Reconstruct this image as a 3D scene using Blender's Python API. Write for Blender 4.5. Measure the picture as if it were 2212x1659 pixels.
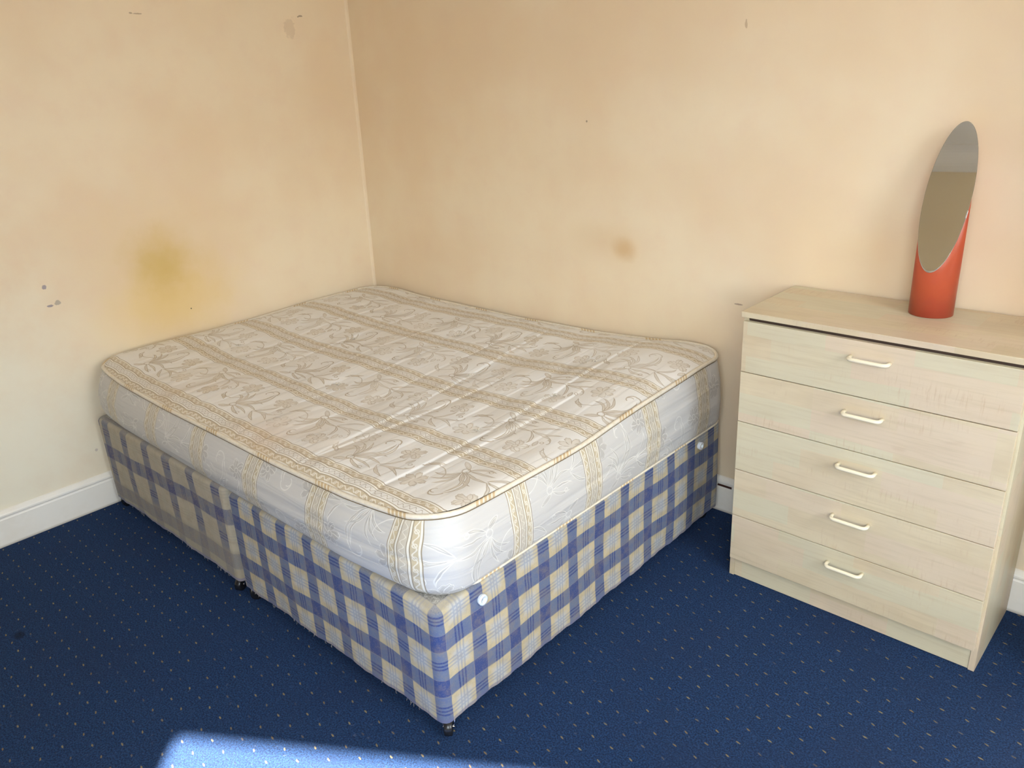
import bpy, bmesh, math, random
import numpy as np
from mathutils import Vector, Matrix
random.seed(4)
S = bpy.context.scene
for o in list(bpy.data.objects): bpy.data.objects.remove(o)
COL = S.collection

# ------------------------------------------------------------------ camera
cd = bpy.data.cameras.new('camera'); cam = bpy.data.objects.new('camera', cd); COL.objects.link(cam)
R_ = Vector((0.73555584, 0.67566823, -0.04929553)); U_ = Vector((-0.21200982, 0.29868908, 0.93050345)); F_ = Vector((-0.64343565, 0.67398611, -0.3629508))
M = Matrix(((R_.x, U_.x, -F_.x), (R_.y, U_.y, -F_.y), (R_.z, U_.z, -F_.z))).to_4x4()
M.translation = (3.11674621, -2.33475247, 1.51446304)
cam.matrix_world = M
cd.sensor_fit = 'HORIZONTAL'; cd.sensor_width = 36; cd.lens = 36 * 1713.93 / 2212; cd.clip_start = .02
S.camera = cam

# ------------------------------------------------------------------ view and light
S.view_settings.view_transform = 'Standard'; S.view_settings.look = 'None'; S.view_settings.gamma = 1
S.view_settings.use_curve_mapping = False
S.view_settings.exposure = -0.10
W = bpy.data.worlds.new('sky'); S.world = W; W.use_nodes = True
wn = W.node_tree.nodes; wl = W.node_tree.links; bgn = wn['Background']; bgn.inputs[1].default_value = 13.0
wtc = wn.new('ShaderNodeTexCoord'); wsx = wn.new('ShaderNodeSeparateXYZ'); wmr = wn.new('ShaderNodeMapRange'); wmx = wn.new('ShaderNodeMix'); wmx.data_type = 'RGBA'
wl.new(wtc.outputs['Generated'], wsx.inputs[0]); wl.new(wsx.outputs[2], wmr.inputs[0]); wmr.interpolation_type = 'SMOOTHSTEP'
wmr.inputs[1].default_value = .02; wmr.inputs[2].default_value = .30       # street and houses below, open sky above
wl.new(wmr.outputs[0], wmx.inputs[0]); wmx.inputs[6].default_value = (.34, .33, .31, 1); wmx.inputs[7].default_value = (.80, .90, 1.0, 1); wl.new(wmx.outputs[2], bgn.inputs[0])
# floor plan, clockwise from the back left corner: room with a shallow bay on the window side
P0 = Vector((2.5, -3.6)); P1 = Vector((4.6, -2.25)); WD = (P1 - P0).normalized(); WN = Vector((WD.y, -WD.x))
WLEN = (P1 - P0).length; WS0, WS1, WZ0, WZ1 = .4035, 1.85, .85, 2.495
CEIL = 2.9
sd = bpy.data.lights.new('sun', 'SUN'); sd.energy = 75; sd.angle = math.radians(.9); sd.color = (1, .95, .87)
so = bpy.data.objects.new('sun', sd); COL.objects.link(so)
el = math.atan(2.45 / 2.228); h_ = Vector((.69, -.72)).normalized() * math.cos(el)
so.location = (6, -6, 6); so.rotation_euler = Vector((h_.x, h_.y, math.sin(el))).to_track_quat('Z', 'Y').to_euler()
pd = bpy.data.lights.new('window_portal', 'AREA'); pd.shape = 'RECTANGLE'; pd.size = WS1 - WS0; pd.size_y = WZ1 - WZ0; pd.cycles.is_portal = True
po = bpy.data.objects.new('window_portal', pd); COL.objects.link(po)
wc = P0 + WD * (WS0 + WS1) / 2 + WN * .05
po.location = (wc.x, wc.y, (WZ0 + WZ1) / 2); po.rotation_euler = Vector((WN.x, WN.y, 0)).to_track_quat('Z', 'Y').to_euler()

RY0, RY1 = -2.15, -.80            # second bay window, in the right wall
pd2 = bpy.data.lights.new('window_portal', 'AREA'); pd2.shape = 'RECTANGLE'; pd2.size = RY1 - RY0; pd2.size_y = WZ1 - WZ0; pd2.cycles.is_portal = True
po2 = bpy.data.objects.new('window_portal', pd2); COL.objects.link(po2)
po2.location = (4.65, (RY0 + RY1) / 2, (WZ0 + WZ1) / 2); po2.rotation_euler = Vector((1, 0, 0)).to_track_quat('Z', 'Y').to_euler()

# ------------------------------------------------------------------ node helper
class NT:
    def __init__(s, name):
        s.m = bpy.data.materials.new(name); s.m.use_nodes = True; s.t = s.m.node_tree; s.n = s.t.nodes; s.l = s.t.links
        s.b = s.n['Principled BSDF']
    def put(s, sock, v):
        if isinstance(v, X): s.l.new(v.s, sock)
        elif hasattr(v, 'is_output'): s.l.new(v, sock)
        else: sock.default_value = v
    def math(s, op, a, b=None, c=None):
        n = s.n.new('ShaderNodeMath'); n.operation = op
        for i, v in enumerate((a, b, c)):
            if v is not None: s.put(n.inputs[i], v)
        return X(s, n.outputs[0])
    def vmath(s, op, a, b=None, out=0):
        n = s.n.new('ShaderNodeVectorMath'); n.operation = op
        s.put(n.inputs[0], a)
        if b is not None: s.put(n.inputs[1], b)
        return X(s, n.outputs[out])
    def xyz(s, v):
        n = s.n.new('ShaderNodeSeparateXYZ'); s.put(n.inputs[0], v); return [X(s, o) for o in n.outputs]
    def comb(s, x, y, z=0.0):
        n = s.n.new('ShaderNodeCombineXYZ')
        for i, v in enumerate((x, y, z)): s.put(n.inputs[i], v)
        return X(s, n.outputs[0])
    def coord(s, k='Object'):
        n = s.n.new('ShaderNodeTexCoord'); return X(s, n.outputs[k])
    def noise(s, v, scale, detail=2.0, rough=.5, dist=0.0):
        n = s.n.new('ShaderNodeTexNoise'); s.put(n.inputs['Vector'], v); n.inputs['Scale'].default_value = scale
        n.inputs['Detail'].default_value = detail; n.inputs['Roughness'].default_value = rough; n.inputs['Distortion'].default_value = dist
        return X(s, n.outputs[0])
    def ramp(s, v, a, b):   # smoothstep 0..1 from a to b
        n = s.n.new('ShaderNodeMapRange'); n.interpolation_type = 'SMOOTHSTEP'
        s.put(n.inputs[0], v)
        if a < b: n.inputs[1].default_value = a; n.inputs[2].default_value = b
        else:
            n.inputs[1].default_value = b; n.inputs[2].default_value = a; n.inputs[3].default_value = 1; n.inputs[4].default_value = 0
        return X(s, n.outputs[0])
    def mix(s, f, a, b, mode='MIX'):
        n = s.n.new('ShaderNodeMix'); n.data_type = 'RGBA'; n.blend_type = mode
        s.put(n.inputs[0], f); s.put(n.inputs[6], col(a)); s.put(n.inputs[7], col(b)); return X(s, n.outputs[2])
    def out(s, base=None, rough=None, bump=None, dist=.001, strength=1.0, **kw):
        if base is not None: s.put(s.b.inputs['Base Color'], col(base))
        if rough is not None: s.put(s.b.inputs['Roughness'], rough)
        if bump is not None:
            n = s.n.new('ShaderNodeBump'); n.inputs['Strength'].default_value = strength; n.inputs['Distance'].default_value = dist
            s.put(n.inputs['Height'], bump); s.l.new(n.outputs[0], s.b.inputs['Normal'])
        for k, v in kw.items(): s.put(s.b.inputs[k.replace('_', ' ')], v)
        return s.m
class X:
    def __init__(s, t, sock): s.t = t; s.s = sock
    def __add__(s, o): return s.t.math('ADD', s, o)
    __radd__ = __add__
    def __mul__(s, o): return s.t.math('MULTIPLY', s, o)
    __rmul__ = __mul__
    def __sub__(s, o): return s.t.math('SUBTRACT', s, o)
    def __rsub__(s, o): return s.t.math('SUBTRACT', o, s)
    def __truediv__(s, o): return s.t.math('DIVIDE', s, o)
    def f(s, op, *a): return s.t.math(op, s, *a)
    def mn(s, o): return s.f('MINIMUM', o)
    def mx(s, o): return s.f('MAXIMUM', o)
    def ab(s): return s.f('ABSOLUTE')
def lin(c): return c / 12.92 if c <= .04045 else ((c + .055) / 1.055) ** 2.4
def C8(r, g, b): return (lin(r / 255), lin(g / 255), lin(b / 255), 1)
def col(c):
    if isinstance(c, tuple) and len(c) == 3: return (*c, 1)
    return c

# ------------------------------------------------------------------ materials
def m_simple(name, c, rough=.5, **kw):
    t = NT(name); return t.out(base=c, rough=rough, **kw)

def blob(t, p, cx, cy, rx, ry, soft=1.0, n=None):
    x, y, _ = t.xyz(p)
    d = (((x - cx) * (1 / rx)).f('POWER', 2.0) + ((y - cy) * (1 / ry)).f('POWER', 2.0)).f('SQRT')
    if n is not None: d = d + n
    return t.ramp(d, 1.0, 1.0 - soft)
def m_wall(name, stains_and_light, chips, axis):
    t = NT(name); co = t.coord(); x, y, z = t.xyz(co)
    p = t.comb(x if axis == 'x' else y, z)
    n1 = t.noise(co, 1.6, 3.0, .55); n2 = t.noise(co, 9.0, 4.0, .6); n3 = t.noise(co, 60.0, 3.0, .6)
    c = t.mix(t.ramp(n1, .35, .65), WALL_A, WALL_B)
    c = t.mix(t.ramp(n2, .4, .75) * .25, c, WALL_C)
    wob = (n2 - .5) * .6
    for (cx, cy, rx, ry, k, cc) in stains_and_light: c = t.mix(blob(t, p, cx, cy, rx, ry, 1.0, wob) * k, c, cc)
    wob2 = (n3 - .5) * 1.6; hgt = n3 * .12 + n2 * .5
    for (cx, cy, rx, ry, k, cc) in chips:
        b = blob(t, p, cx, cy, rx, ry, .25, wob2) * k
        c = t.mix(b, c, cc); hgt = hgt - b * 1.2
    return t.out(base=c, rough=.55, bump=hgt, dist=.0018, strength=.5, Specular_IOR_Level=.3)
WALL_A = C8(240, 223, 193); WALL_B = C8(234, 212, 179); WALL_C = C8(232, 204, 178); WALL_D = C8(216, 204, 178)
YEL = C8(206, 176, 92); GREYC = C8(160, 150, 156)
mat_wall_left = m_wall('painted_wall_left', [(-1.75, .35, .8, .9, .85, C8(244, 238, 216)), (-1.0, .74, .38, .24, .6, C8(228, 196, 118)), (-1.02, .90, .19, .19, .75, YEL), (-1.0, .8, .5, .5, .25, C8(222, 190, 130))],  # first entry: window light put into the colour of the lower wall
    [(-1.451, .890, .008, .009, .9, GREYC), (-1.421, .828, .012, .010, .8, C8(176, 166, 150)), (-1.447, .820, .010, .005, .9, GREYC), (-1.424, .236, .006, .006, .45, C8(170, 150, 150)),
     (-.939, .687, .004, .004, 1, C8(90, 80, 60)), (-.924, 1.784, .018, .003, .5, C8(120, 95, 75)), (-.952, 1.786, .006, .003, .5, C8(120, 95, 75)), (-.242, 1.785, .011, .004, .6, C8(95, 75, 60)), (-.255, 1.782, .004, .003, .6, C8(95, 75, 60)), (-.30, 1.74, .03, .045, .18, C8(150, 120, 90))], 'y')
mat_wall_back = m_wall('painted_wall_back', [(1.478, .912, .075, .06, .62, C8(205, 165, 105)), (1.40, .93, .24, .11, .35, C8(216, 186, 146)), (1.93, .80, .10, .06, .14, C8(180, 160, 130)), (2.75, 1.0, .3, .3, .3, C8(232, 204, 176))],
    [(1.908, 1.618, .005, .014, .45, C8(165, 130, 95)), (1.935, .776, .016, .003, .6, C8(120, 90, 80)), (1.318, 1.349, .004, .004, .7, C8(140, 120, 95))], 'x')
def m_plain():
    t = NT('painted_wall_plain'); n = t.noise(t.coord(), 2.0, 3.0)
    return t.out(base=t.mix(n, WALL_D, C8(206, 188, 158)), rough=.6)
mat_wall_plain = m_plain()
mat_ceiling = m_simple('ceiling_paint', C8(220, 217, 211), .7)
mat_trim = None
def m_trim():
    t = NT('gloss_trim_paint'); co = t.coord(); n = t.noise(co, 6, 4, .6); x, y, z = t.xyz(co)
    c = t.mix(t.ramp(n, .45, .75) * .5, C8(246, 241, 230), C8(232, 223, 206))
    edge = t.ramp(z, .012, .0) * .6
    c = t.mix(edge, c, C8(150, 135, 115))
    slit = t.ramp((z - .1035).ab(), .0045, .003) * t.ramp((x - 1.925).ab(), .03, .026)
    c = t.mix(slit, c, C8(60, 30, 20))
    return t.out(base=c, rough=.35, bump=t.noise(co, 30, 3, .6), dist=.0006, strength=.4)
mat_trim = m_trim()

def m_carpet():
    t = NT('blue_carpet'); co = t.coord(); x, y, z = t.xyz(co)
    gx = (x - 2.197) * (1 / .0555) + .5; gy = (y + .379) * (1 / .0515) + .5
    fx = gx.f('FRACT') - .5; fy = gy.f('FRACT') - .5; ix = gx.f('FLOOR'); iy = gy.f('FLOOR')
    par = ((ix + iy) * .5).f('FRACT') * 4.0 - 1.0        # +-1 checkerboard
    jn = t.noise(t.comb(ix, iy), 3.7, 0.0)
    ux = fx * .0555; uy = fy * .0515
    k1 = .26 + par * .10
    a = ux * .96 - uy * k1; b = uy * .96 + ux * k1
    nn = t.noise(co, 420, 2, .6)
    d = ((a * (1 / .0062)).f('POWER', 2.0) + (b * (1 / .0023)).f('POWER', 2.0)).f('SQRT') + (nn - .5) * 1.5
    dot = t.ramp(d, 1.1, .7) * t.ramp(jn, .25, .5)
    n1 = t.noise(co, 230, 3, .65); n2 = t.noise(co, 900, 2, .6); n3 = t.noise(co, 3.5, 3, .6); n4 = t.noise(co, 35, 3, .6)
    c = t.mix(t.ramp(n1, .38, .64), C8(12, 32, 66), C8(30, 68, 116))
    c = t.mix(t.ramp(n2, .52, .72) * .6, c, C8(88, 108, 142))
    c = t.mix(t.ramp(n3, .45, .7) * .3, c, C8(34, 50, 84))
    c = t.mix(t.ramp(n4, .55, .8) * .25, c, C8(56, 88, 136))
    c = t.mix(t.ramp(t.noise(co, 60, 2), .68, .78) * .25, c, C8(120, 130, 150))
    dark = blob(t, t.comb(x, y), .62, -1.95, .03, .02, .6, (n4 - .5))
    c = t.mix(dark * .6, c, C8(14, 16, 24))
    c = t.mix(dot, c, t.mix(t.noise(t.comb(ix, iy, 5.0), 3.1, 0.0), C8(120, 96, 74), C8(158, 148, 112)))
    return t.out(base=c, rough=.95, bump=n1 + n2 * .8 + dot * .5, dist=.004, strength=.9, Specular_IOR_Level=.08, Sheen_Weight=.04)
mat_carpet = m_carpet()

def m_laminate(name, tint=1.0, seed=0.0, along='x'):
    t = NT(name); co = t.vmath('ADD', t.coord(), (seed, seed * .7, seed * 1.3)); x, y, z = t.xyz(co)
    if along == 'z': x, z = z, x
    v = z + y                                              # across the grain
    strip = (v * (1 / .062) + t.noise(t.comb(x * .6, v * .2), 2.0, 1.0) * .6)
    si = strip.f('FLOOR')
    off = t.noise(t.comb(si * 7.3, 2.0), 5.0, 0.0) * 3.0
    bi = ((x + off) * (1 / .22)).f('FLOOR')
    r = t.noise(t.comb(si * 3.1, bi * 5.7), 1.7, 0.0)
    sf = strip.f('FRACT')
    g1 = t.noise(t.comb(x * 5, v * 110), 1.0, 3.0, .6)     # long grain
    g2 = t.noise(t.comb(x * 150, v * 14), 1.0, 3.0, .65)   # cross flames
    bl = t.noise(t.comb(x * 3, v * 8), 1.3, 3.0, .6)
    A = C8(216, 200, 168); B = C8(204, 186, 154); Cc = C8(216, 196, 172); D = C8(208, 202, 174)
    c = t.mix(t.ramp(bl, .35, .7), A, B)
    c = t.mix(t.ramp(r, .52, .60) * .6, c, D)
    c = t.mix(t.ramp(r, .46, .38) * .6, c, Cc)
    c = t.mix(t.ramp(g1, .45, .75) * .38, c, C8(190, 172, 138))
    flame = t.ramp(g2, .52, .7) * t.ramp(t.noise(t.comb(x * 2.2, v * 6), 1.7, 2.0), .5, .66)
    c = t.mix(flame * .6, c, C8(196, 170, 138))
    knot = t.ramp(t.noise(t.comb(x * 9, v * 20), 1.0, 1.0), .70, .80)
    c = t.mix(knot * .35, c, C8(186, 160, 126))
    if tint != 1: c = t.mix(1.0, c, (tint, tint, tint, 1), 'MULTIPLY')
    return t.out(base=c, rough=.38, bump=g1, dist=.0003, strength=.3)

def plaid(name, faded, u0, period, duty, v0, vper, vduty, flip=0):
    """woven check: broad blue bands both ways over cream, three fine lines between"""
    t = NT(name); uv = t.coord('UV'); u, v, _ = t.xyz(uv)
    wob = t.noise(uv, 18, 2)
    u = u + (wob - .5) * .006; v2 = v + (t.noise(t.comb(u, v, 3.0), 14, 2) - .5) * .006
    if faded: v2 = v2 - u * .028 + .011
    a = ((u - u0) * (1 / period)).f('FRACT'); b = ((v2 - v0) * (1 / vper)).f('FRACT')
    e = .02
    def band(q, d): return t.ramp(q, d - e, d + e) * t.ramp(q, 1.0, 1.0 - e)     # blue for q in d..1
    def three(q, d, per):
        w = ((q - d * .5).ab() * per)                      # metres from the middle of the cream
        l0 = t.ramp(w, .0034, .0016); l1 = t.ramp((w - .0105).ab(), .0034, .0016)
        return l0.mx(l1)
    U = band(a, duty); V = band(b, vduty)
    tu = three(a, duty, period) * (1.0 - U); tv = three(b, vduty, vper) * (1.0 - V)
    cu = ((a - duty * .5).ab() * period); cv = ((b - vduty * .5).ab() * vper)
    inner = t.ramp(cu.mx(cv), .036, .012)
    cream = t.mix(inner, C8(208, 192, 154) if not faded else C8(180, 170, 150), C8(198, 199, 196) if not faded else C8(178, 170, 150))
    cream = t.mix((tu.mx(tv)) * (.42 if not faded else .28), cream, C8(120, 138, 170) if not faded else C8(150, 148, 138))
    mid = C8(98, 113, 148) if not faded else C8(112, 116, 132)
    mid = t.mix(t.ramp(t.noise(t.comb(u, v, 1.0), 30, 2), .3, .7) * .5, mid, C8(118, 128, 146) if not faded else C8(122, 124, 130))
    deep = C8(56, 76, 132) if not faded else C8(70, 74, 116)
    one = U + V - U * V * 2.0
    both = U * V
    c = t.mix(one, cream, mid)
    c = t.mix((U * tv + V * tu) * one, c, deep)
    c = t.mix(both, c, deep)
    # weave, grime and lint
    if faded: c = t.mix(t.ramp(v2, .150, .125) * .55, c, C8(150, 144, 130))
    f1 = t.noise(uv, 700, 2, .7); f2 = t.noise(uv, 26, 4, .65); f3 = t.noise(uv, 220, 3, .7)
    c = t.mix(t.ramp(f3, .45, .8) * (.30 if not faded else .5), c, C8(172, 160, 142))
    c = t.mix(t.ramp(f2, .40, .72) * (.36 if not faded else .45), c, C8(158, 142, 116))
    c = t.mix(t.ramp(v, .366, .390) * t.ramp(f3, .2, .6) * .75, c, C8(178, 172, 162))
    hem = t.ramp(v, .056, .053)
    c = t.mix(hem * .55, c, C8(110, 112, 150))
    dye = .80 if not faded else .95
    c = t.mix(1.0, c, (dye, dye, dye, 1), 'MULTIPLY')
    return t.out(base=c, rough=.85, bump=f1 + f3 * .6, dist=.001, strength=.5, Sheen_Weight=.1, Specular_IOR_Level=.2)

def m_brocade(name, top=True):
    """cream satin brocade: scroll banded stripes with flower and leaf sprays between"""
    t = NT(name); uv = t.coord('UV'); u, v, _ = t.xyz(uv)
    uv3 = uv
    if top:
        per, w2, c0 = .2945, .039, .0          # stripes run along u, spaced in v
        s, r = v, u
        cell = ((r * (1 / .105)).f('FRACT') - .5)
        s = s + (cell * cell) * .018 + (t.noise(t.comb(r, 0.0), 4.0, 1.0) - .5) * .010
    else:
        per, w2, c0 = .3, .038, .0             # stripes run along v, spaced in u
        s, r = u, v
        s = s + (t.noise(t.comb(r, s * .5), 11.0, 1.0) - .5) * .016
    k = s * (1 / per) + .5
    ik = k.f('FLOOR'); w = (k.f('FRACT') - .5) * per; wa = w.ab()
    # ---- stripe
    def ln(a, b, e=.0005): return t.ramp(wa, a - e, a + e) * t.ramp(wa, b + e, b - e)
    instripe = t.ramp(wa, w2 + .0005, w2 - .0005)
    dark = ln(w2 - .0022, w2).mx(ln(.0145, .0165)).mx(ln(.0085, .0100))
    light = ln(w2 - .0065, w2 - .0022).mx(ln(.0100, .0145))
    tan = ln(.0165, w2 - .0065)
    wc = wa - (w2 - .0065 + .0165) / 2
    ph = r * (2 * math.pi / .030)
    sc = t.ramp((wc - ph.f('SINE') * .0042).ab(), .0022, .0009)
    sc = sc.mx(t.ramp(((wc * wc) + (((r * (1 / .030)).f('FRACT') - .5) * .03).f('POWER', 2.0)).f('SQRT').f('SUBTRACT', .0042).ab(), .0016, .0006))
    sc2 = t.ramp((w - (ph * 1.4).f('SINE') * .0045).ab(), .0014, .0005) * t.ramp(wa, .0085, .008)
    # ---- spray motif between the stripes
    kk = (s * (1 / per)); jk = kk.f('FLOOR'); q = (kk.f('FRACT') - .5) * per       # centred between two stripes
    PR = .31 if top else .235
    rr = r * (1 / PR) + jk * .37
    jr = rr.f('FLOOR'); m = (rr.f('FRACT') - .5) * PR
    sg = ((jr * .5).f('FRACT') * 4.0 - 1.0) * (-1.0)
    q = q * sg
    if top: p = t.comb(m, q)
    else: p = t.comb(q, m * sg)
    wv = t.noise(p, 22, 1); wv2 = t.vmath('SCALE', t.vmath('SUBTRACT', X(t, wv.s.node.outputs[1]), (.5, .5, .5)), None)
    wv2.s.node.inputs['Scale'].default_value = .010
    p = t.vmath('ADD', p, wv2)
    def disk(cx, cy, rad): return t.vmath('DISTANCE', p, (cx, cy, 0), 1) - rad
    def ring(cx, cy, rad, th): return disk(cx, cy, rad).ab() - th
    def leaf(x0, y0, x1, y1, wd, bend=0.0):
        L = math.hypot(x1 - x0, y1 - y0); h = L / 2; a = wd / 2 + bend; b = wd / 2 - bend
        nx, ny = -(y1 - y0) / L, (x1 - x0) / L; mx_, my_ = (x0 + x1) / 2, (y0 + y1) / 2
        def circ(k):                                      # circle through both ends with sagitta k on the +n side
            Rr = (h * h + k * k) / (2 * k); return (mx_ + nx * (k - Rr), my_ + ny * (k - Rr), abs(Rr), k > 0)
        c1 = circ(a); d1 = disk(*c1[:3])
        if abs(b) < 1e-4: b = 1e-4
        c2 = circ(-b); d2 = disk(*c2[:3])
        if a < 0: return d2.mx(d1 * -1.0)
        if b > 0: return d1.mx(d2)
        return d1.mx(d2 * -1.0)
    def arc(cx, cy, rad, th, dx, dy, off=0.0):            # ring kept on the side the direction points to
        side = t.vmath('DOT_PRODUCT', t.vmath('SUBTRACT', p, (cx, cy, 0)), (dx, dy, 0), 1)
        return ring(cx, cy, rad, th).mx(off - side)
    def flower(cx, cy, rad, n, rot):
        x, y, _ = t.xyz(t.vmath('SUBTRACT', p, (cx, cy, 0)))
        th = y.f('ARCTAN2', x)
        rho = (x * x + y * y).f('SQRT')
        pet = (th * (n / 2.0) + rot).f('COSINE').ab().f('POWER', .6)
        return rho - pet * (rad * .55) - rad * .45, rho, th
    f1, rho1, th1 = flower(-.112, .048, .037, 7, .4)
    f2, rho2, th2 = flower(.082, .050, .036, 5, 1.2)
    f1 = f1 + (th1 * 26.0).f('SINE') * .0013; f2 = f2 + (th2 * 22.0).f('SINE') * .0012
    fills = [f1, f2,
        leaf(.012, .058, -.038, -.052, .0085, .034), leaf(.006, .052, -.036, -.050, .006, .020),
        leaf(-.096, -.012, -.040, -.052, .0085, .012), leaf(-.082, .012, -.040, -.050, .008, .014), leaf(-.058, .030, -.039, -.048, .0075, .012),
        leaf(-.034, -.054, .034, -.0042, .009, .012), leaf(-.030, -.058, .056, -.040, .008, .008),
        leaf(-.034, -.072, -.074, -.098, .014, .003), leaf(-.028, -.072, .040, -.094, .0085, -.0055), leaf(-.024, -.068, .052, -.074, .006, .004),
        leaf(.060, -.040, .094, .016, .006, -.010), leaf(.112, -.004, .120, .026, .013), leaf(.060, -.046, .148, -.062, .0075, .007),
        leaf(.064, -.042, .142, -.026, .007, -.009), leaf(.058, -.050, .120, -.092, .0085, -.008), leaf(-.150, -.040, -.110, -.062, .009, .004)]
    strokes = [arc(-.010, .060, .022, .0019, -.15, 1, -.002), arc(-.018, .056, .013, .0016, -.8, .3), ring(-.036, -.064, .011, .0016),
        arc(.136, -.010, .014, .0016, .9, -.4, .004), ring(.130, -.002, .0055, .0013), arc(-.130, -.030, .020, .0016, -.5, -.9, .004), ring(.028, -.088, .0055, .0012), arc(-.112, .006, .050, .0014, -.3, -1, -.012)]
    F = fills[0]
    for a in fills[1:]: F = F.mn(a)
    ST = strokes[0]
    for a in strokes[1:]: ST = ST.mn(a)
    inner1 = t.ramp((th1 * 3.5 + .4 + rho1 * 70.0).f('SINE').ab(), .35, .15) * t.ramp(f1, -.001, -.004) * t.ramp(rho1, .008, .010)
    inner2 = t.ramp((th2 * 5.0 + rho2 * 90.0).f('SINE').ab(), .30, .12) * t.ramp(f2, -.001, -.003) * t.ramp(rho2, .008, .010)
    inner2 = inner2.mx(t.ramp((rho2 - .008).ab(), .0014, .0006))
    line = t.ramp(F.ab(), .0015, .0007).mx(t.ramp((F + .0038).ab(), .0010, .0004) * .7).mx(t.ramp(ST, .0005, -.0005)).mx(inner1).mx(inner2)
    fill = t.ramp(F, .0004, -.0006)
    out_stripe = 1.0 - instripe
    wear = t.ramp(t.noise(uv3, 7, 3, .6), .25, .55) * .5 + .5
    line = line * out_stripe; fill = fill * out_stripe
    base = t.mix(t.ramp(t.noise(uv3, 3, 3, .6), .4, .7) * .6, C8(232, 230, 226), C8(226, 220, 210))
    if top: LN, FL, TN, DK, LT = C8(180, 166, 146), C8(208, 198, 182), C8(192, 176, 148), C8(150, 132, 106), C8(234, 228, 216)
    else: LN, FL, TN, DK, LT = C8(216, 213, 206), C8(174, 170, 164), C8(186, 172, 144), C8(146, 132, 108), C8(218, 213, 200); base = C8(194, 191, 186)
    far = t.ramp(t.noise(uv3, 1.7, 2), .42, .58)
    c = t.mix(fill * wear * (far * .5 + .22) if top else fill * .85, base, FL)
    c = t.mix(line * wear, c, LN)
    c = t.mix(instripe, c, t.mix(.22, base, TN) if top else t.mix(.55, base, TN))
    c = t.mix(tan, c, TN); c = t.mix(light, c, LT); c = t.mix(dark, c, DK)
    c = t.mix(sc * tan * .8, c, LT)
    c = t.mix(sc2 * .8, c, DK if top else LT)
    if top:   # sleeping stain of the middle
        st = t.ramp(t.noise(uv3, 2.4, 4, .6), .46, .66)
        mid = blob(t, uv, .95, -.45, .75, .5, .8)
        c = t.mix(st * mid * .45, c, C8(196, 164, 128))
        st2 = t.ramp(t.noise(uv3, 30, 4, .7), .56, .7) * blob(t, uv, .78, -.82, .28, .22, .8)
        c = t.mix(st2 * .35, c, C8(150, 138, 118))
    else:
        c = t.mix(t.ramp(v, .40, .385) * .3, c, C8(196, 180, 150))
    weave = t.noise(t.comb(u * 900.0, v * 250.0), 1.0, 1.0)
    if top:
        qx = (u + (t.noise(uv3, 5, 1) - .5) * .012) * (1 / .0525)
        wr = qx.f('FRACT').f('POWER', .35) * .9
        wr = wr * t.ramp(t.noise(uv3, 4, 2), .35, .6)
        hgt = wr + weave * .03 + t.noise(t.comb(u * 14.0, v * 2.5), 1.0, 3.0, .5) * 2.0 + (fill + line) * .05
    else:
        hgt = t.noise(t.comb(u * 1.6, v * 20.0), 1.3, 2.0, .5, .8) * 1.4 + weave * .03 + fill * .10 - line * .05
    rough = t.mix(fill, (.52, .52, .52, 1), (.40, .40, .40, 1))
    return t.out(base=c, rough=rough, bump=hgt, dist=.005 if top else .006, strength=.7, Sheen_Weight=.08, Specular_IOR_Level=.5)

# ------------------------------------------------------------------ mesh helpers
def link(o, parent=None):
    COL.objects.link(o)
    if parent is not None: o.parent = parent
    return o
def obj(name, bm, mat, parent=None, smooth=False, kind=None):
    me = bpy.data.meshes.new(name); bmesh.ops.recalc_face_normals(bm, faces=bm.faces); bm.to_mesh(me); bm.free()
    o = bpy.data.objects.new(name, me); me.materials.append(mat)
    if smooth:
        for p in me.polygons: p.use_smooth = True
    if kind: o['kind'] = kind
    return link(o, parent)
def thing(name, label, cat, loc=(0, 0, 0), rz=0.0, group=None):
    o = bpy.data.objects.new(name, None); o.location = loc; o.rotation_euler = (0, 0, rz); o.empty_display_size = .1
    o['label'] = label; o['category'] = cat
    if group: o['group'] = group
    return link(o)
def bm_box(bm, a, b, bev=0.0, seg=2):
    t = bmesh.new(); bmesh.ops.create_cube(t, size=1)
    for v in t.verts: v.co = Vector([(a[i] + b[i]) / 2 + v.co[i] * (b[i] - a[i]) for i in range(3)])
    if bev: bmesh.ops.bevel(t, geom=list(t.edges), offset=bev, segments=seg, affect='EDGES', profile=.6)
    me = bpy.data.meshes.new('x'); t.to_mesh(me); t.free(); bm.from_mesh(me); bpy.data.meshes.remove(me)
def box(a, b, bev=0.0, seg=2):
    bm = bmesh.new(); bm_box(bm, a, b, bev, seg); return bm
def tube(bm, pts, rad, n=12, caps=True):
    pts = [Vector(p) for p in pts]; rings = []; up = None
    for i, p in enumerate(pts):
        d = (pts[min(i + 1, len(pts) - 1)] - pts[max(i - 1, 0)]).normalized()
        if up is None: up = d.orthogonal().normalized()
        up = (up - d * up.dot(d)).normalized(); s = d.cross(up)
        rr = rad[i] if isinstance(rad, (list, tuple)) else rad
        rings.append([bm.verts.new(p + (up * math.cos(2 * math.pi * k / n) + s * math.sin(2 * math.pi * k / n)) * rr) for k in range(n)])
    for a, b in zip(rings, rings[1:]):
        for k in range(n): bm.faces.new((a[k], a[(k + 1) % n], b[(k + 1) % n], b[k]))
    if caps: bm.faces.new(rings[0][::-1]); bm.faces.new(rings[-1])
def quad_wall(bm, pts):
    bm.faces.new([bm.verts.new(p) for p in pts])

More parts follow.
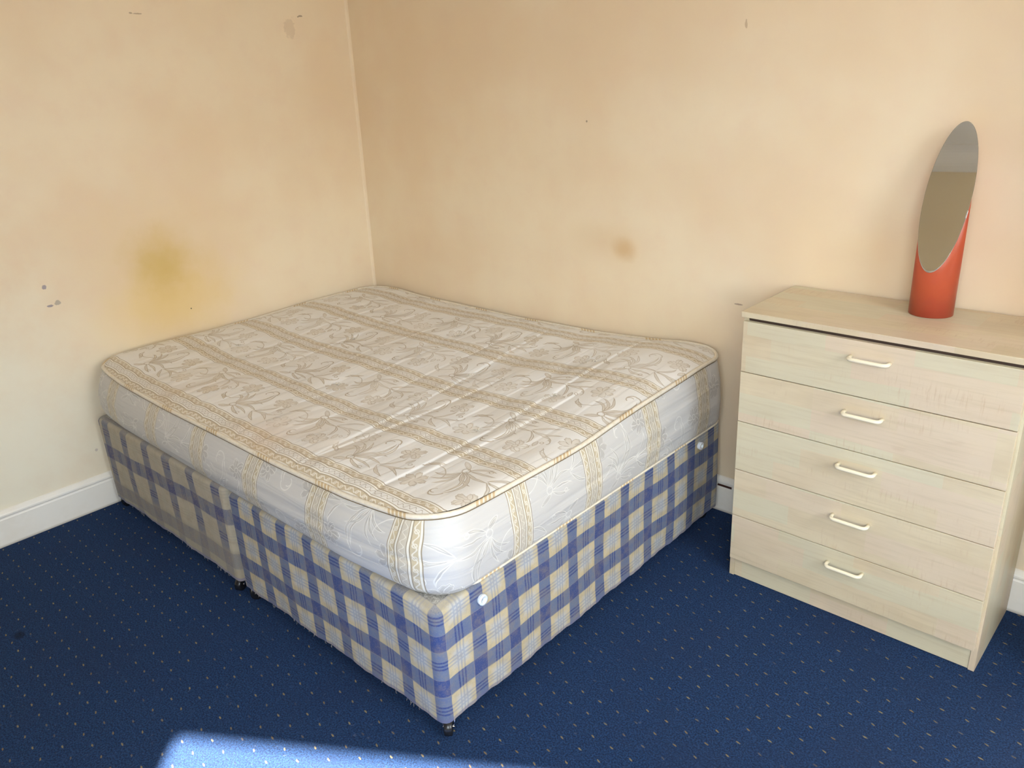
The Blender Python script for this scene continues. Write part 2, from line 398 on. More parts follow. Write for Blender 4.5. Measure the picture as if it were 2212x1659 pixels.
# ------------------------------------------------------------------ the room
TH = .12
plan = [(0, 0), (4.6, 0), (4.6, -2.25), (2.5, -3.6), (2.5, -3.0), (0, -3.0)]
def slab(z0, z1):
    bm = bmesh.new(); pl = [(-.15, .12), (4.72, .12), (4.72, -2.32), (2.5, -3.75), (2.38, -3.68), (2.38, -3.12), (-.15, -3.12)]
    A = [bm.verts.new((x, y, z0)) for x, y in pl]; B = [bm.verts.new((x, y, z1)) for x, y in pl]
    bm.faces.new(A); bm.faces.new(B)
    for i in range(len(pl)): bm.faces.new((A[i], A[(i + 1) % len(pl)], B[(i + 1) % len(pl)], B[i]))
    return bm
obj('floor', slab(-.1, 0), mat_carpet, kind='structure')
obj('ceiling', slab(CEIL, CEIL + .08), mat_ceiling, kind='structure')
# left wall leans very slightly inwards higher up, as old plaster does
bm = bmesh.new()
prof = [(0, 0), (.14, 0), (.45, -.010), (.62, -.011), (1.2, .001), (1.8, .012), (CEIL, .03)]
ys = [.12, -3.12]
rows = [[bm.verts.new((x + .001 * -y, y, z)) for z, x in prof] for y in ys]
back = [[bm.verts.new((-.15, y, z)) for z, x in prof] for y in ys]
for i in range(len(prof) - 1):
    bm.faces.new((rows[0][i], rows[1][i], rows[1][i + 1], rows[0][i + 1])); bm.faces.new((back[0][i], back[0][i + 1], back[1][i + 1], back[1][i]))
    for s in (0, 1): bm.faces.new((rows[s][i], rows[s][i + 1], back[s][i + 1], back[s][i]))
bm.faces.new((rows[0][-1], rows[1][-1], back[1][-1], back[0][-1])); bm.faces.new((rows[0][0], back[0][0], back[1][0], rows[1][0]))
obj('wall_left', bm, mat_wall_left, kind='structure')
bm = box((-.15, 0, 0), (4.72, TH, CEIL)); obj('wall_back', bm, mat_wall_back, kind='structure')
obj('wall_shade_block', box((3.04, -.30, 0), (4.35, 0.0, CEIL)), mat_wall_plain, kind='structure')  # unseen block added to shade the side of the chest of drawers
bm = bmesh.new()
bm_box(bm, (4.6, -2.35, 0), (4.72, RY0, CEIL)); bm_box(bm, (4.6, RY1, 0), (4.72, 0, CEIL)); bm_box(bm, (4.6, RY0, 0), (4.72, RY1, WZ0)); bm_box(bm, (4.6, RY0, WZ1), (4.72, RY1, CEIL))
obj('wall_right', bm, mat_wall_plain, kind='structure')
bm = box((-.15, -3.12, 0), (2.5, -3.0, CEIL)); obj('wall_front', bm, mat_wall_plain, kind='structure')
bm = box((2.38, -3.68, 0), (2.5, -3.12, CEIL)); obj('wall_bay_return', bm, mat_wall_plain, kind='structure')
# window wall: four blocks round the opening
def wpt(s, z, n=0.0):
    p = P0 + WD * s + WN * n; return Vector((p.x, p.y, z))
def wbox(bm, s0, s1, z0, z1, n0, n1, bev=0.0):
    a = len(bm.verts); bm_box(bm, (s0, n0, z0), (s1, n1, z1), bev)
    bm.verts.ensure_lookup_table()
    for v in bm.verts[a:]: v.co = wpt(v.co.x, v.co.z, v.co.y)
bm = bmesh.new()
wbox(bm, -.06, WS0, 0, CEIL, 0, TH); wbox(bm, WS1, WLEN + .06, 0, CEIL, 0, TH); wbox(bm, WS0, WS1, 0, WZ0, 0, TH); wbox(bm, WS0, WS1, WZ1, CEIL, 0, TH)
obj('wall_bay', bm, mat_wall_plain, kind='structure')
wf = bpy.data.objects.new('window_1', None); wf['kind'] = 'structure'; link(wf)
bm = bmesh.new()
wbox(bm, WS0 + .001, WS0 + .045, WZ0, WZ1, .03, .10, .004); wbox(bm, WS1 - .045, WS1 - .001, WZ0, WZ1, .03, .10, .004)
wbox(bm, WS0 + .045, WS1 - .045, WZ1 - .045, WZ1, .03, .10, .004); wbox(bm, WS0 + .045, WS1 - .045, WZ0, WZ0 + .06, .03, .10, .004)
wbox(bm, WS0 + .045, WS1 - .045, 1.58, 1.62, .04, .09, .004)
obj('window_frame', bm, mat_trim, wf)
bm = bmesh.new(); wbox(bm, WS0 - .05, WS1 + .05, WZ0 - .03, WZ0, -.12, .03, .006); obj('window_sill', bm, mat_trim, wf)
wf = bpy.data.objects.new('window_2', None); wf['kind'] = 'structure'; link(wf)
bm = bmesh.new()
for a, b in (((RY0, WZ0), (RY0 + .045, WZ1)), ((RY1 - .045, WZ0), (RY1, WZ1)), ((RY0 + .045, WZ1 - .045), (RY1 - .045, WZ1)), ((RY0 + .045, WZ0), (RY1 - .045, WZ0 + .06)), ((RY0 + .045, 1.58), (RY1 - .045, 1.62))):
    bm_box(bm, (4.63, a[0], a[1]), (4.70, b[0], b[1]), .004)
obj('window_frame', bm, mat_trim, wf)
obj('window_sill', box((4.48, RY0 - .05, WZ0 - .03), (4.63, RY1 + .05, WZ0), .006), mat_trim, wf)
# coving where the walls meet the ceiling
def strip_profile(bm, a, b, prof, inward, ends=True):
    """sweep a closed profile (depth from wall, z) straight from a to b"""
    a = Vector((*a, 0)); b = Vector((*b, 0)); n = Vector((*inward, 0)).normalized()
    A = [bm.verts.new(a + n * d + Vector((0, 0, z))) for d, z in prof]; B = [bm.verts.new(b + n * d + Vector((0, 0, z))) for d, z in prof]
    k = len(prof)
    for i in range(k): bm.faces.new((A[i], A[(i + 1) % k], B[(i + 1) % k], B[i]))
    bm.faces.new(A); bm.faces.new(B[::-1])
cove = [(0, CEIL)] + [(.12 - .12 * math.sin(t) , CEIL - .12 + .12 * math.cos(t) - .0) for t in [i * math.pi / 2 / 8 for i in range(9)]][::-1]
cove = [(0, CEIL), (0, CEIL - .13), (.012, CEIL - .13)] + [(.012 + .108 * (1 - math.cos(t)), CEIL - .118 + .108 * math.sin(t)) for t in [i * math.pi / 2 / 8 for i in range(1, 9)]] + [(.12, CEIL)]
for nm, a, b, n in (('trim_2', (0, -3.0), (2.5, -3.0), (0, 1)), ('trim_3', (.03, -3.0), (.03, 0), (1, 0)), ('trim_4', (0, 0), (4.6, 0), (0, -1)), ('trim_5', (4.6, 0), (4.6, -2.25), (-1, 0))):
    bm = bmesh.new(); strip_profile(bm, a, b, cove, n); obj(nm, bm, mat_ceiling, kind='structure')
# skirting boards
H = .136
sk = [(0, 0), (.0135, 0), (.0135, H - .034), (.0115, H - .030), (.0115, H - .026), (.0150, H - .022), (.0150, H - .016), (.0125, H - .011), (.0085, H - .006), (.0050, H - .002), (0, H)]
bm = bmesh.new(); strip_profile(bm, (0.0, 0), (0.003, -3.0), sk, (1, 0)); obj('baseboard_left', bm, mat_trim, kind='structure')
bm = bmesh.new(); strip_profile(bm, (.0, 0), (3.04, 0), sk, (0, -1)); obj('baseboard_back', bm, mat_trim, kind='structure')
bm = bmesh.new(); strip_profile(bm, (4.6, 0), (4.6, -2.25), sk, (-1, 0)); obj('baseboard_right', bm, mat_trim, kind='structure')
bm = bmesh.new(); strip_profile(bm, (3.04, -.30), (4.35, -.30), sk, (0, -1)); strip_profile(bm, (3.04, 0), (3.04, -.30), sk, (-1, 0)); obj('baseboard_shade_block', bm, mat_trim, kind='structure')  # skirting round the added shade block
bm = bmesh.new(); strip_profile(bm, (.0, -3.0), (2.5, -3.0), sk, (0, 1)); obj('baseboard_front', bm, mat_trim, kind='structure')
# painted filler bead in the corner
bm = bmesh.new()
zs = [.136, .62, 1.2, 1.8, CEIL - .13]; xs_ = [0, -.011, .001, .012, .03]; rr = []
for z, x in zip(zs, xs_): rr.append([bm.verts.new((x, -.012, z)), bm.verts.new((x + .004, -.0045, z)), bm.verts.new((x + .010, 0.0, z)), bm.verts.new((x - .002, .002, z))])
for a, b in zip(rr, rr[1:]):
    for k in range(4): bm.faces.new((a[k], a[(k + 1) % 4], b[(k + 1) % 4], b[k]))
obj('trim_1', bm, mat_wall_left, kind='structure')

# ------------------------------------------------------------------ lofted upholstery
def rrect(x0, x1, y0, y1, r, step):
    """anticlockwise rounded rectangle starting on the front side (y0) at x0+r: list of (x, y, nx, ny, arclength)"""
    pts = []; s = 0.0
    def line(a, b, n):
        nonlocal s
        L = math.hypot(b[0] - a[0], b[1] - a[1]); k = max(1, int(round(L / step)))
        for i in range(k): pts.append((a[0] + (b[0] - a[0]) * i / k, a[1] + (b[1] - a[1]) * i / k, n[0], n[1], s + L * i / k))
        s += L
    def arc(cx, cy, a0):
        nonlocal s
        L = r * math.pi / 2; k = max(6, int(round(L / step)))
        for i in range(k):
            a = a0 + math.pi / 2 * i / k; pts.append((cx + r * math.cos(a), cy + r * math.sin(a), math.cos(a), math.sin(a), s + L * i / k))
        s += L
    line((x0 + r, y0), (x1 - r, y0), (0, -1)); arc(x1 - r, y0 + r, -math.pi / 2)
    line((x1, y0 + r), (x1, y1 - r), (1, 0)); arc(x1 - r, y1 - r, 0)
    line((x1 - r, y1), (x0 + r, y1), (0, 1)); arc(x0 + r, y1 - r, math.pi / 2)
    line((x0, y1 - r), (x0, y0 + r), (-1, 0)); arc(x0 + r, y0 + r, math.pi)
    return pts, s
def loft(name, mat, per, total, rows, uvoff, parent):
    """rows: list of functions i-> (offset, z, vcoord); faces carry UV = arclength, v"""
    bm = bmesh.new(); uvl = bm.loops.layers.uv.new('UVMap'); n = len(per)
    V = [[bm.verts.new((p[0] + p[2] * f(p)[0], p[1] + p[3] * f(p)[0], f(p)[1])) for p in per] for f in rows]
    T = [[f(p)[2] for p in per] for f in rows]
    for a in range(len(rows) - 1):
        for i in range(n):
            j = (i + 1) % n; s0 = per[i][4]; s1 = per[j][4] if j else total
            f = bm.faces.new((V[a][i], V[a][j], V[a + 1][j], V[a + 1][i]))
            for lp, (uu, vv) in zip(f.loops, ((s0, T[a][i]), (s1, T[a][j]), (s1, T[a + 1][j]), (s0, T[a + 1][i]))): lp[uvl].uv = (uu - uvoff, vv)
    return bm, V

# divan bases: two halves pushed together under the mattress
BX, BY, BR = .0177, -.0608, .0102
BLEN, BW, ZB, ZT = 1.90, 1.3471, .0445, .3794
mat_black = m_simple('castor_black', (.012, .012, .014, 1), .25)
mat_chrome = m_simple('castor_chrome', (.75, .75, .76, 1), .18, Metallic=1.0)
mat_nylon = m_simple('white_nylon', C8(226, 230, 234), .35, Subsurface_Weight=.15)
def m_felt():
    t = NT('grey_felt'); co = t.coord(); n = t.noise(co, 160, 4, .7)
    return t.out(base=t.mix(t.ramp(n, .35, .7), C8(150, 145, 136), C8(214, 210, 200)), rough=.95, bump=n, dist=.002)
mat_felt = m_felt()
def castor_parts(base, x, y, yaw):
    bm = bmesh.new()
    c = Vector((x, y, 0)); d = Vector((math.cos(yaw), math.sin(yaw), 0)); a = Vector((-d.y, d.x, 0))
    # wheel: rounded rim drawn as a tube of varying radius along its axle
    prof = [(-.011, .014), (-.0105, .0195), (-.008, .0222), (.008, .0222), (.0105, .0195), (.011, .014)]
    tube(bm, [c + d * .012 + Vector((0, 0, .0225)) + a * q[0] for q in prof], [q[1] for q in prof], 28)
    w = obj('castor_wheel', bm, mat_black, base, True)
    bm = bmesh.new()
    for sgn in (-1, 1):
        tube(bm, [c + a * sgn * .0135 + d * .012 + Vector((0, 0, .0225)), c + a * sgn * .015 + d * .004 + Vector((0, 0, .038)), c + a * sgn * .010 + Vector((0, 0, .047))], [.0025, .003, .003], 8)
    tube(bm, [c + d * .012 + a * -.0145 + Vector((0, 0, .0225)), c + d * .012 + a * .0145 + Vector((0, 0, .0225))], .0028, 8)
    tube(bm, [c + Vector((0, 0, .040)), c + Vector((0, 0, .052))], [.012, .014], 14)
    obj('castor_fork', bm, mat_chrome, w, True)
def divan_half(label, x0, x1, mat, uvoff_fn, castors, rings=()):
    base = thing('divan_base', label, 'divan base', (BX, BY, 0), BR)
    per, tot = rrect(x0, x1, -BW, 0, .028, .012)
    def bulge(p, t): return .004 * math.sin(p[4] * 7) * math.sin(math.pi * t) + .002 * math.sin(p[4] * 23 + t * 3)
    def sag(p): return .016 * math.exp(-((p[0] - BLEN) ** 2 + (p[1] + BW) ** 2) / .0045)
    rows = []
    for k in range(13):
        t = k / 12
        rows.append(lambda p, t=t: (bulge(p, t), ZB + (ZT - .014 - ZB) * t - sag(p) * t * t + (.0015 * math.sin(p[4] * 61) + .001 * math.sin(p[4] * 143) if t == 0 else 0), ZB + (ZT - .014 - ZB) * t))
    for k in range(1, 5):
        a = k / 4 * math.pi / 2
        rows.append(lambda p, a=a: (bulge(p, 1) * math.cos(a) - .014 * (1 - math.cos(a)), ZT - .014 + .014 * math.sin(a) - sag(p), ZT - .014 + .014 * a))
    rows.append(lambda p: (-.026, ZT - sag(p) * .5, ZT + .02))
    bm, V = loft('side', mat, per, tot, rows, uvoff_fn(per), base)
    obj('fabric_side', bm, mat, base, True)
    bm = bmesh.new()
    bm.faces.new([bm.verts.new((p[0] + p[2] * -.026, p[1] + p[3] * -.026, ZT + .0006 - sag(p) * .5)) for p in per])
    obj('top_cover', bm, mat_felt, base)
    bm = bmesh.new(); bm_box(bm, (x0 + .008, -BW + .008, ZB + .004), (x1 - .008, -.008, ZB + .012)); obj('bottom_board', bm, mat_black, base)
    for (x, y, yaw) in castors: castor_parts(base, x, y, yaw)
    for (y, z, L, r) in rings:
        bm = bmesh.new(); n = 28
        prof = [(0, r * .82), (L * .75, r), (L, r * .94), (L, r * .52), (.0015, r * .50)]
        rs = []
        for dx, rad in prof: rs.append([bm.verts.new((x1 - .001 + dx, y + rad * math.cos(2 * math.pi * k / n), z + rad * math.sin(2 * math.pi * k / n))) for k in range(n)])
        for a, b in zip(rs, rs[1:]):
            for k in range(n): bm.faces.new((a[k], a[(k + 1) % n], b[(k + 1) % n], b[k]))
        obj('plastic_plug', bm, mat_nylon, base, True)['label'] = 'round white plastic plug'
    # loose threads hanging from the raw hem
    bm = bmesh.new()
    for i in range(26):
        x = random.uniform(x0 + .04, x1 - .04); l = random.uniform(.001, .006); dx = random.uniform(-.006, .006)
        tube(bm, [(x, -BW - .001, ZB + .004), (x + dx * .5, -BW - .003, ZB - l * .5), (x + dx, -BW - random.uniform(0, .006), ZB - l)], .0004, 4)
    obj('frayed_thread', bm, mat_felt, base)['kind'] = 'stuff'
    return base
def off_foot(per):     # u = 0 where the first cream check of the foot end begins
    for p in per:
        if p[2] == 1 and p[1] >= -BW + .027: return p[4] - .001
def off_left(per): return -.028
mat_plaid = plaid('blue_cream_plaid', False, 0.0, .1265, .64, .036, .1385, .615)
mat_plaid_faded = plaid('faded_plaid', True, .0995, .1640, .675, .130, .160, .64)
XS = .9541
divan_half('blue and cream checked divan base half at the foot end with white plastic plugs', XS + .003, BLEN, mat_plaid, off_foot,
    [(BLEN - .020, -BW + .026, math.radians(-48)), (BLEN - .05, -.06, 0.3), (1.01, -BW + .03, math.radians(-110)), (XS + .07, -.06, 1)], [(-1.2020, .334, .014, .0145), (-.158, .338, .014, .0135)])
divan_half('greyer faded checked divan base half against the left wall', 0, XS - .003, mat_plaid_faded, off_left,
    [(.915, -BW + .020, math.radians(-60)), (.055, -BW + .025, math.radians(200)), (.06, -.06, 1), (XS - .06, -.06, 2)])

# mattress
mt = thing('mattress', 'thick cream brocade double mattress with gold scroll stripes lying on the divan base', 'mattress', (0, 0, 0))
MX0, MX1, MY0, MY1, MR = .018, 1.915, -1.348, -.028, .10
front = [(0, .585), (.08, .582), (.15, .572), (.4, .562), (.63, .557), (1.0, .559), (1.3, .558), (1.5, .565), (1.75, .574), (1.84, .580), (1.95, .598)]
right = [(-1.36, .600), (-1.25, .588), (-1.05, .583), (-.9, .579), (-.8, .580), (-.7, .589), (-.58, .597), (-.45, .602), (-.3, .607), (-.2, .613), (-.1, .613), (0, .605)]
back_ = [(0, .586), (.06, .586), (.2, .590), (.37, .579), (.66, .577), (1.0, .575), (1.18, .581), (1.35, .583), (1.5, .592), (1.65, .603), (1.75, .617), (1.85, .617), (1.95, .605)]
left_ = [(-1.36, .583), (-1.3, .583), (-1.1, .585), (-.9, .580), (-.7, .580), (-.4, .589), (-.2, .588), (0, .586)]
def itp(tab, x):
    xs = np.array([a for a, b in tab]); ys = np.array([b for a, b in tab])
    # smooth the polyline with a small window
    return float(np.mean([np.interp(x + d, xs, ys) for d in (-.05, -.025, 0, .025, .05)]))
def coons(x, y):
    a = min(1, max(0, (x - MX0) / (MX1 - MX0))); b = min(1, max(0, (y - MY0) / (MY1 - MY0)))
    f, k, l, r = itp(front, x), itp(back_, x), itp(left_, y), itp(right, y)
    c00, c10, c01, c11 = .584, .599, .586, .606
    return (1 - b) * f + b * k + (1 - a) * l + a * r - ((1 - a) * (1 - b) * c00 + a * (1 - b) * c10 + (1 - a) * b * c01 + a * b * c11)
per, tot = rrect(MX0, MX1, MY0, MY1, MR, .010)
mat_top = m_brocade('brocade_top', True); mat_side = m_brocade('brocade_border', False)
def side_off(p, t):
    fr = max(0, -p[3]); ft = max(0, p[2]); bk = max(0, p[3]) + max(0, -p[2])
    base_out = fr * .022 + ft * .016 + bk * .004
    o = base_out * (1 - t) ** .7 + (.016 + .012 * fr) * math.sin(math.pi * t) ** .8
    q = .0014 * math.sin(t * 22 + 1.5 * math.sin(p[4] * 3.1)) * (.4 + .6 * abs(math.sin(p[4] * 2.3))) * math.sin(math.pi * t)
    lo = (.006 + .008 * fr) * max(0, 1 - t / (.08 + .10 * fr)) ** 2
    o += .004 * min(1, 4 * (fr * ft) ** 2 * 1.2) * (1 - t)
    return o + q * (1 - min(1, bk)) - lo - .012 * min(1, bk) * math.sin(math.pi * t)
def bow(x, y):
    return (x, y - .025 * min(1, max(0, (x - .05) / .25)) ** .5 * min(1, max(0, (1.86 - x) / .25)) ** .7 * min(1, max(0, (-y - .95) / .40)) ** 1.5)
def bowm(bm):
    for v in bm.verts: v.co.x, v.co.y = bow(v.co.x, v.co.y)
rows = []
NR = 30
for k in range(NR + 1):
    t = k / NR
    rows.append(lambda p, t=t: (side_off(p, t), (.3815) + (coons(p[0], p[1]) - .004 - .3815) * t, .3815 + .2 * t))
def off_side(per):     # u = 0 at a stripe centre: foot end stripe at y = -1.09
    for p in per:
        if p[2] == 1 and p[1] >= -1.09: return p[4] - (p[1] + 1.09)
so_ = off_side(per); xc_ = MX1 - MR
def remap(p):
    u = p[4] - so_
    if u >= 0: return u * .3 / .293
    return u if u > -.3 else -.3 + (u + .3) * .3 / .318
perb = [(*p[:4], remap(p)) for p in per]
bm, V = loft('border', mat_side, perb, remap((0, 0, 0, 0, tot)), rows, 0.0, mt); bowm(bm)
obj('side_border', bm, mat_side, mt, True)
# quilted top panel
def crease(x, y):
    z = 0.0
    for (x0, sl, d, w, ya, yb) in CR:
        dx = x - (x0 + sl * (y + .7)); 
        if abs(dx) > .12: continue
        win = max(0, min(1, (y - ya) / .12)) * max(0, min(1, (yb - y) / .12))
        z += win * -d * (math.exp(-dx / .035) if dx > 0 else math.exp(dx / w * 3.0))
    return z
CR = [(.21, .02, .002, .012, -1.3, -.1), (.40, .0, .0022, .012, -1.32, -.05), (.61, -.02, .0022, .012, -1.32, -.1), (.80, .02, .0022, .012, -1.3, -.3), (1.0, .0, .0022, .012, -1.32, -.05),
      (1.16, -.03, .0022, .012, -1.32, -.2), (1.30, -.125, .0042, .010, -1.40, -.08), (1.41, .05, .0042, .009, -1.36, -.55), (1.535, .0, .0022, .012, -1.3, -.3), (1.655, -.03, .0042, .009, -1.36, -.05), (1.72, .03, .004, .009, -1.25, -.5), (1.81, 0, .002, .012, -1.1, -.3)]
TUFT = [(.30, -.92), (.62, -.60), (.95, -.92), (.95, -.35), (1.28, -.62), (1.62, -.92), (1.60, -.34), (.30, -.34), (1.655, -.62)]
def topz(x, y):
    d = max(0.0, min(x - MX0, MX1 - x, y - MY0, MY1 - y))
    cxr = max(0, MX0 + MR - x, x - MX1 + MR); cyr = max(0, MY0 + MR - y, y - MY1 + MR)
    if cxr > 0 and cyr > 0: d = max(0, MR - math.hypot(cxr, cyr))
    df = max(0.0, y - MY0)
    e = 1 - math.exp(-d / .035)
    z = coons(x, y) - .001 + .016 * e + .010 * math.exp(-df / .3) * (1 - math.exp(-df / .03)) + .006 * (1 - math.exp(-d / .2))
    z += e * (crease(x, y) + .003 * math.sin(x * 9 + 1.2 * math.sin(y * 4)) + .0025 * math.sin(y * 11 + x * 3) + .0015 * math.sin(x * 31 + math.sin(y * 8)))
    for tx, ty in TUFT:
        z -= e * .007 * math.exp(-((x - tx) ** 2 + (y - ty) ** 2) / .0012)
    return z
NX, NY = 600, 150
bm = bmesh.new(); uvl = bm.loops.layers.uv.new('UVMap'); G = []
INS = .003
for i in range(NX + 1):
    rowv = []
    for j in range(NY + 1):
        X_ = MX0 + INS + (MX1 - MX0 - 2 * INS) * i / NX; Y_ = MY0 + INS + (MY1 - MY0 - 2 * INS) * j / NY
        sx = -1 if X_ < (MX0 + MX1) / 2 else 1; sy = -1 if Y_ < (MY0 + MY1) / 2 else 1
        ccx = MX0 + MR if sx < 0 else MX1 - MR; ccy = MY0 + MR if sy < 0 else MY1 - MR; rI = MR - INS
        ax = (X_ - ccx) * sx / rI; ay = (Y_ - ccy) * sy / rI
        if ax > 0 and ay > 0:
            ax2 = ax * math.sqrt(max(0, 1 - ay * ay / 2)); ay2 = ay * math.sqrt(max(0, 1 - ax * ax / 2))
            X_ = ccx + sx * rI * ax2; Y_ = ccy + sy * rI * ay2
        z_ = topz(X_, Y_); X_, Y_ = bow(X_, Y_); rowv.append(bm.verts.new((X_, Y_, z_)))
    G.append(rowv)
for i in range(NX):
    for j in range(NY):
        f = bm.faces.new((G[i][j], G[i + 1][j], G[i + 1][j + 1], G[i][j + 1]))
        for lp in f.loops: lp[uvl].uv = (lp.vert.co.x, lp.vert.co.y + 1.0375)
obj('top_panel', bm, mat_top, mt, True)
def m_piping():
    t = NT('brocade_piping'); co = t.coord(); x, y, z = t.xyz(co)
    k = (((x + y) * (1 / .29)).f('FRACT') - .5).ab(); n = t.noise(co, 90, 2)
    gold = t.ramp(k, .13, .11) * t.ramp((((x + y) * (1 / .014)).f('FRACT') - .5).ab(), .15, .25)
    c = t.mix(t.ramp(n, .4, .7) * .4, C8(224, 214, 196), C8(206, 190, 160)); c = t.mix(gold * .8, c, C8(190, 160, 112))
    return t.out(base=c, rough=.4, bump=n, dist=.002, strength=.4)
mat_pipe = m_piping()
mat_tuft = m_simple('cream_thread', C8(214, 206, 190), .7)
mat_cord = m_simple('brown_thread', C8(120, 100, 70), .8)  # plain brown thread below the piping
def ringtube(name, off, zf, rad, mat, parent):
    bm = bmesh.new(); n = 10; rings = []
    P = [Vector((p[0] + p[2] * off(p), p[1] + p[3] * off(p), zf(p))) for p in per]
    P = [Vector((*bow(p.x, p.y), p.z)) for p in P]; L = len(P)
    for i, p in enumerate(P):
        d = (P[(i + 1) % L] - P[i - 1]).normalized(); s = Vector((per[i][2], per[i][3], 0)); u = d.cross(s).normalized()
        rings.append([bm.verts.new(p + (s * math.cos(2 * math.pi * k / n) + u * math.sin(2 * math.pi * k / n)) * rad) for k in range(n)])
    for i in range(L):
        a, b = rings[i], rings[(i + 1) % L]
        for k in range(n): bm.faces.new((a[k], a[(k + 1) % n], b[(k + 1) % n], b[k]))
    return obj(name, bm, mat, parent, True)
ringtube('piping', lambda p: .002, lambda p: coons(p[0], p[1]), .0068, mat_pipe, mt)
ringtube('piping', lambda p: side_off(p, 0.02) + .002 - .022 * min(1, max(0, -p[3]) * 2), lambda p: .3852, .0032, mat_pipe, mt)
ringtube('seam_thread', lambda p: side_off(p, 1) + .0045, lambda p: coons(p[0], p[1]) - .0075, .0012, mat_cord, mt)
# closed underside
bm = bmesh.new(); bm.faces.new([bm.verts.new((p[0], p[1], .3832)) for p in per]); obj('underside', bm, mat_felt, mt)
bm = bmesh.new()
obj_t = None
for i, (tx, ty) in enumerate(TUFT):
    b2 = bmesh.new(); z = topz(tx, ty) + .001
    for a in range(5):
        an = a * 1.256 + i
        tube(b2, [(tx, ty, z), (tx + .006 * math.cos(an), ty + .006 * math.sin(an), z + .003), (tx + .011 * math.cos(an), ty + .011 * math.sin(an), z + .0012)], [.0015, .0014, .0006], 5)
    obj('tuft', b2, mat_tuft, mt, True)
bm.free()

# ------------------------------------------------------------------ chest of drawers
DX, DY, DR, DW, DD, DH = 2.1252, -.3396, -.0053, .7037, .327, .8684
ch = thing('chest_of_drawers', 'pale wood-effect chest of five drawers standing on the carpet against the back wall', 'chest of drawers', (DX, DY, 0), DR)
lam_side = m_laminate('laminate_carcass', .97, 3.1, 'z'); lam_top = m_laminate('laminate_top', .98, 1.7, 'x'); lam_front = m_laminate('laminate_front', 1.0, 0.0, 'x')
for xa in (0, DW - .015):
    obj('side_panel', box((xa, 0, 0), (xa + .015, DD, DH - .016), .0008), lam_side, ch)
obj('top_panel', box((-.004, -.010, DH - .016), (DW + .004, DD, DH), .0012), lam_top, ch)
obj('plinth', box((.0155, .002, .002), (DW - .0155, .017, .085), .0006), lam_front, ch)
obj('back_panel', box((.0155, DD - .006, .03), (DW - .0155, DD - .001, DH - .018)), lam_side, ch)
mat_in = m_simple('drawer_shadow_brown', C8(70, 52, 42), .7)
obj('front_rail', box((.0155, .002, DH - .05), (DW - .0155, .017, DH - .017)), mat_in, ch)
mat_handle = m_simple('cream_plastic', C8(240, 228, 200), .3)
zb = [.6955, .5405, .3835, .2275, .0720]; zt_ = [.8435, .6930, .5382, .3812, .2252]
hz = [.8000, .6480, .4930, .3355, .1810]
for i in range(5):
    lm = m_laminate('laminate_drawer', 1.0, 5.3 * (i + 1), 'x')
    dr = obj('drawer_front', box((.0065, -.0165, zb[i]), (DW - .0065, -.0008, zt_[i]), .0012), lm, ch)
    bm = bmesh.new(); xc = .3555; hw = .048; z = hz[i]
    pts = [(xc - hw, -.016, z)]
    for k in range(7):
        a = math.pi / 2 * k / 6; pts.append((xc - hw + .012 * (1 - math.cos(a)), -.030 - .012 * math.sin(a), z))
    for k in range(7):
        a = math.pi / 2 * (1 - k / 6); pts.append((xc + hw - .012 * (1 - math.cos(a)), -.030 - .012 * math.sin(a), z))
    pts.append((xc + hw, -.016, z))
    tube(bm, pts, .0052, 14)
    obj('handle', bm, mat_handle, dr, True)
    bm = bmesh.new(); bm_box(bm, (.03, -.0007, zb[i] + .01), (DW - .03, .29, zt_[i] - .03)); 
    obj('drawer_box', bm, mat_in, dr)
# ------------------------------------------------------------------ mirror cut from a tube
MCX, MCY, MRR, MZC, MA, MPH = 2.5365, -.1000, .0540, 1.1695, .1740, 1.5072
mi = thing('tube_mirror', 'oval mirror on a slanted orange-red tube standing on the chest of drawers', 'mirror', (MCX, MCY, DH))
def m_tube():
    t = NT('orange_red_lacquer'); co = t.coord(); n = t.noise(co, 8, 4, .6)
    return t.out(base=t.mix(t.ramp(n, .4, .7), C8(186, 84, 54), C8(178, 76, 54)), rough=.28)
mat_tube = m_tube()
mat_mirror = m_simple('mirror_glass', (.80, .81, .77, 1), .015, Metallic=1.0)
mat_rim = m_simple('mirror_rim', (.60, .58, .52, 1), .25, Metallic=.8)
n = 96; bm = bmesh.new()
zcut = lambda a: MZC - DH + MA * math.cos(a - MPH)
ro = [bm.verts.new((MRR * math.cos(2 * math.pi * k / n), MRR * math.sin(2 * math.pi * k / n), 0.0005)) for k in range(n)]
rt = [bm.verts.new((MRR * math.cos(2 * math.pi * k / n), MRR * math.sin(2 * math.pi * k / n), zcut(2 * math.pi * k / n) - .0015)) for k in range(n)]
ri = [bm.verts.new(((MRR - .002) * math.cos(2 * math.pi * k / n), (MRR - .002) * math.sin(2 * math.pi * k / n), MZC - DH + MA * (MRR - .002) / MRR * math.cos(2 * math.pi * k / n - MPH) - .0015)) for k in range(n)]
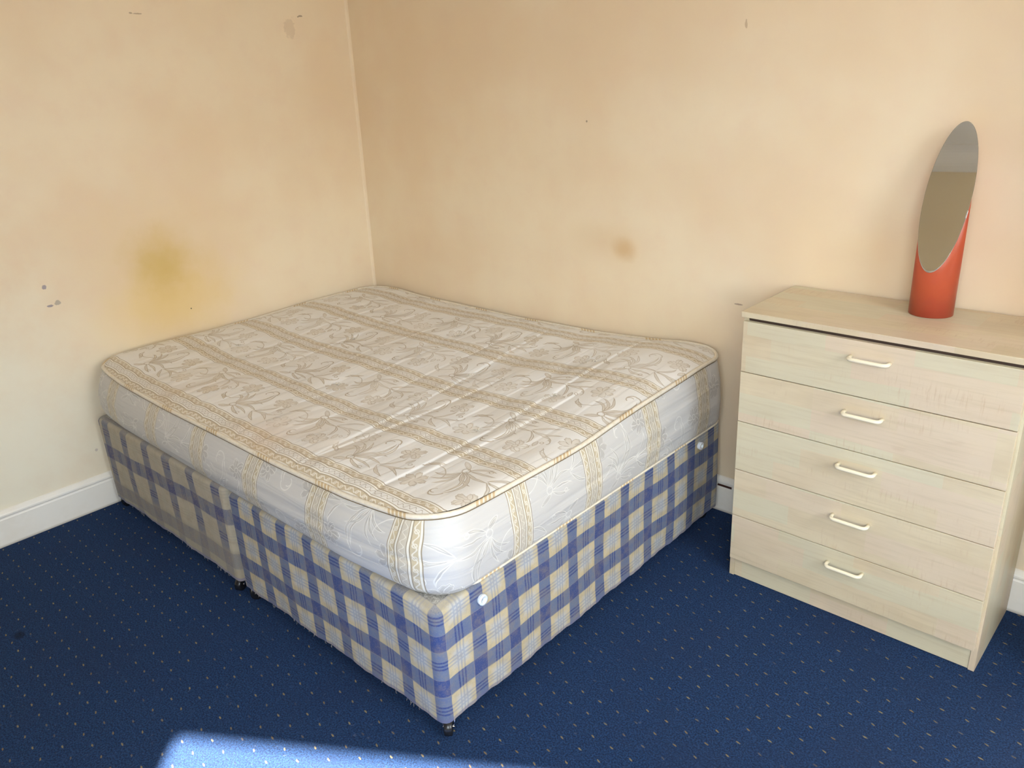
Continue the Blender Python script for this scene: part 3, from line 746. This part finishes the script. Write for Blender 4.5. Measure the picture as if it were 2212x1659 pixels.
rb = [bm.verts.new(((MRR - .002) * math.cos(2 * math.pi * k / n), (MRR - .002) * math.sin(2 * math.pi * k / n), 0.0005)) for k in range(n)]
for a, b in ((ro, rt), (rt, ri), (ri, rb), (rb, ro)):
    for k in range(n): bm.faces.new((a[k], a[(k + 1) % n], b[(k + 1) % n], b[k]))
obj('tube_stand', bm, mat_tube, mi, True)
bpy.data.meshes['tube_stand'].polygons.foreach_set('use_smooth', [i // n not in (1, 3) for i in range(4 * n)])
def ell(k, r, dz): a = 2 * math.pi * k / n; return (r * math.cos(a), r * math.sin(a), MZC - DH + MA * r / MRR * math.cos(a - MPH) + dz)
nz = .0015
bm = bmesh.new(); ga = [bm.verts.new(ell(k, MRR + .0012, nz + .0002)) for k in range(n)]; gb = [bm.verts.new(ell(k, MRR + .0008, -.0003)) for k in range(n)]
bm.faces.new(ga); bm.faces.new(gb[::-1])
for k in range(n): bm.faces.new((ga[k], gb[k], gb[(k + 1) % n], ga[(k + 1) % n]))
obj('mirror_glass', bm, mat_mirror, mi)
bm = bmesh.new(); e1 = [bm.verts.new(ell(k, MRR + .0012, nz)) for k in range(n)]; e2 = [bm.verts.new(ell(k, MRR + .0018, nz)) for k in range(n)]
e3 = [bm.verts.new(ell(k, MRR + .0018, -.001)) for k in range(n)]; e4 = [bm.verts.new(ell(k, MRR - .003, -.001)) for k in range(n)]
for a, b in ((e1, e2), (e2, e3), (e3, e4)):
    for k in range(n): bm.faces.new((a[k], a[(k + 1) % n], b[(k + 1) % n], b[k]))
obj('mirror_rim', bm, mat_rim, mi)
# small chip of silver where the lacquer edge is knocked off
a = -.30; z = zcut(a)
bm = bmesh.new()
for i in range(5):
    aa = a + .02 * i; zz = MZC - DH + MA * math.cos(aa - MPH) - .004
    bm_box(bm, (MRR * math.cos(aa) - .001, MRR * math.sin(aa) - .002, zz), (MRR * math.cos(aa) + .0022, MRR * math.sin(aa) + .002, zz + .005), .0008)
obj('edge_chip', bm, mat_chrome, mi)
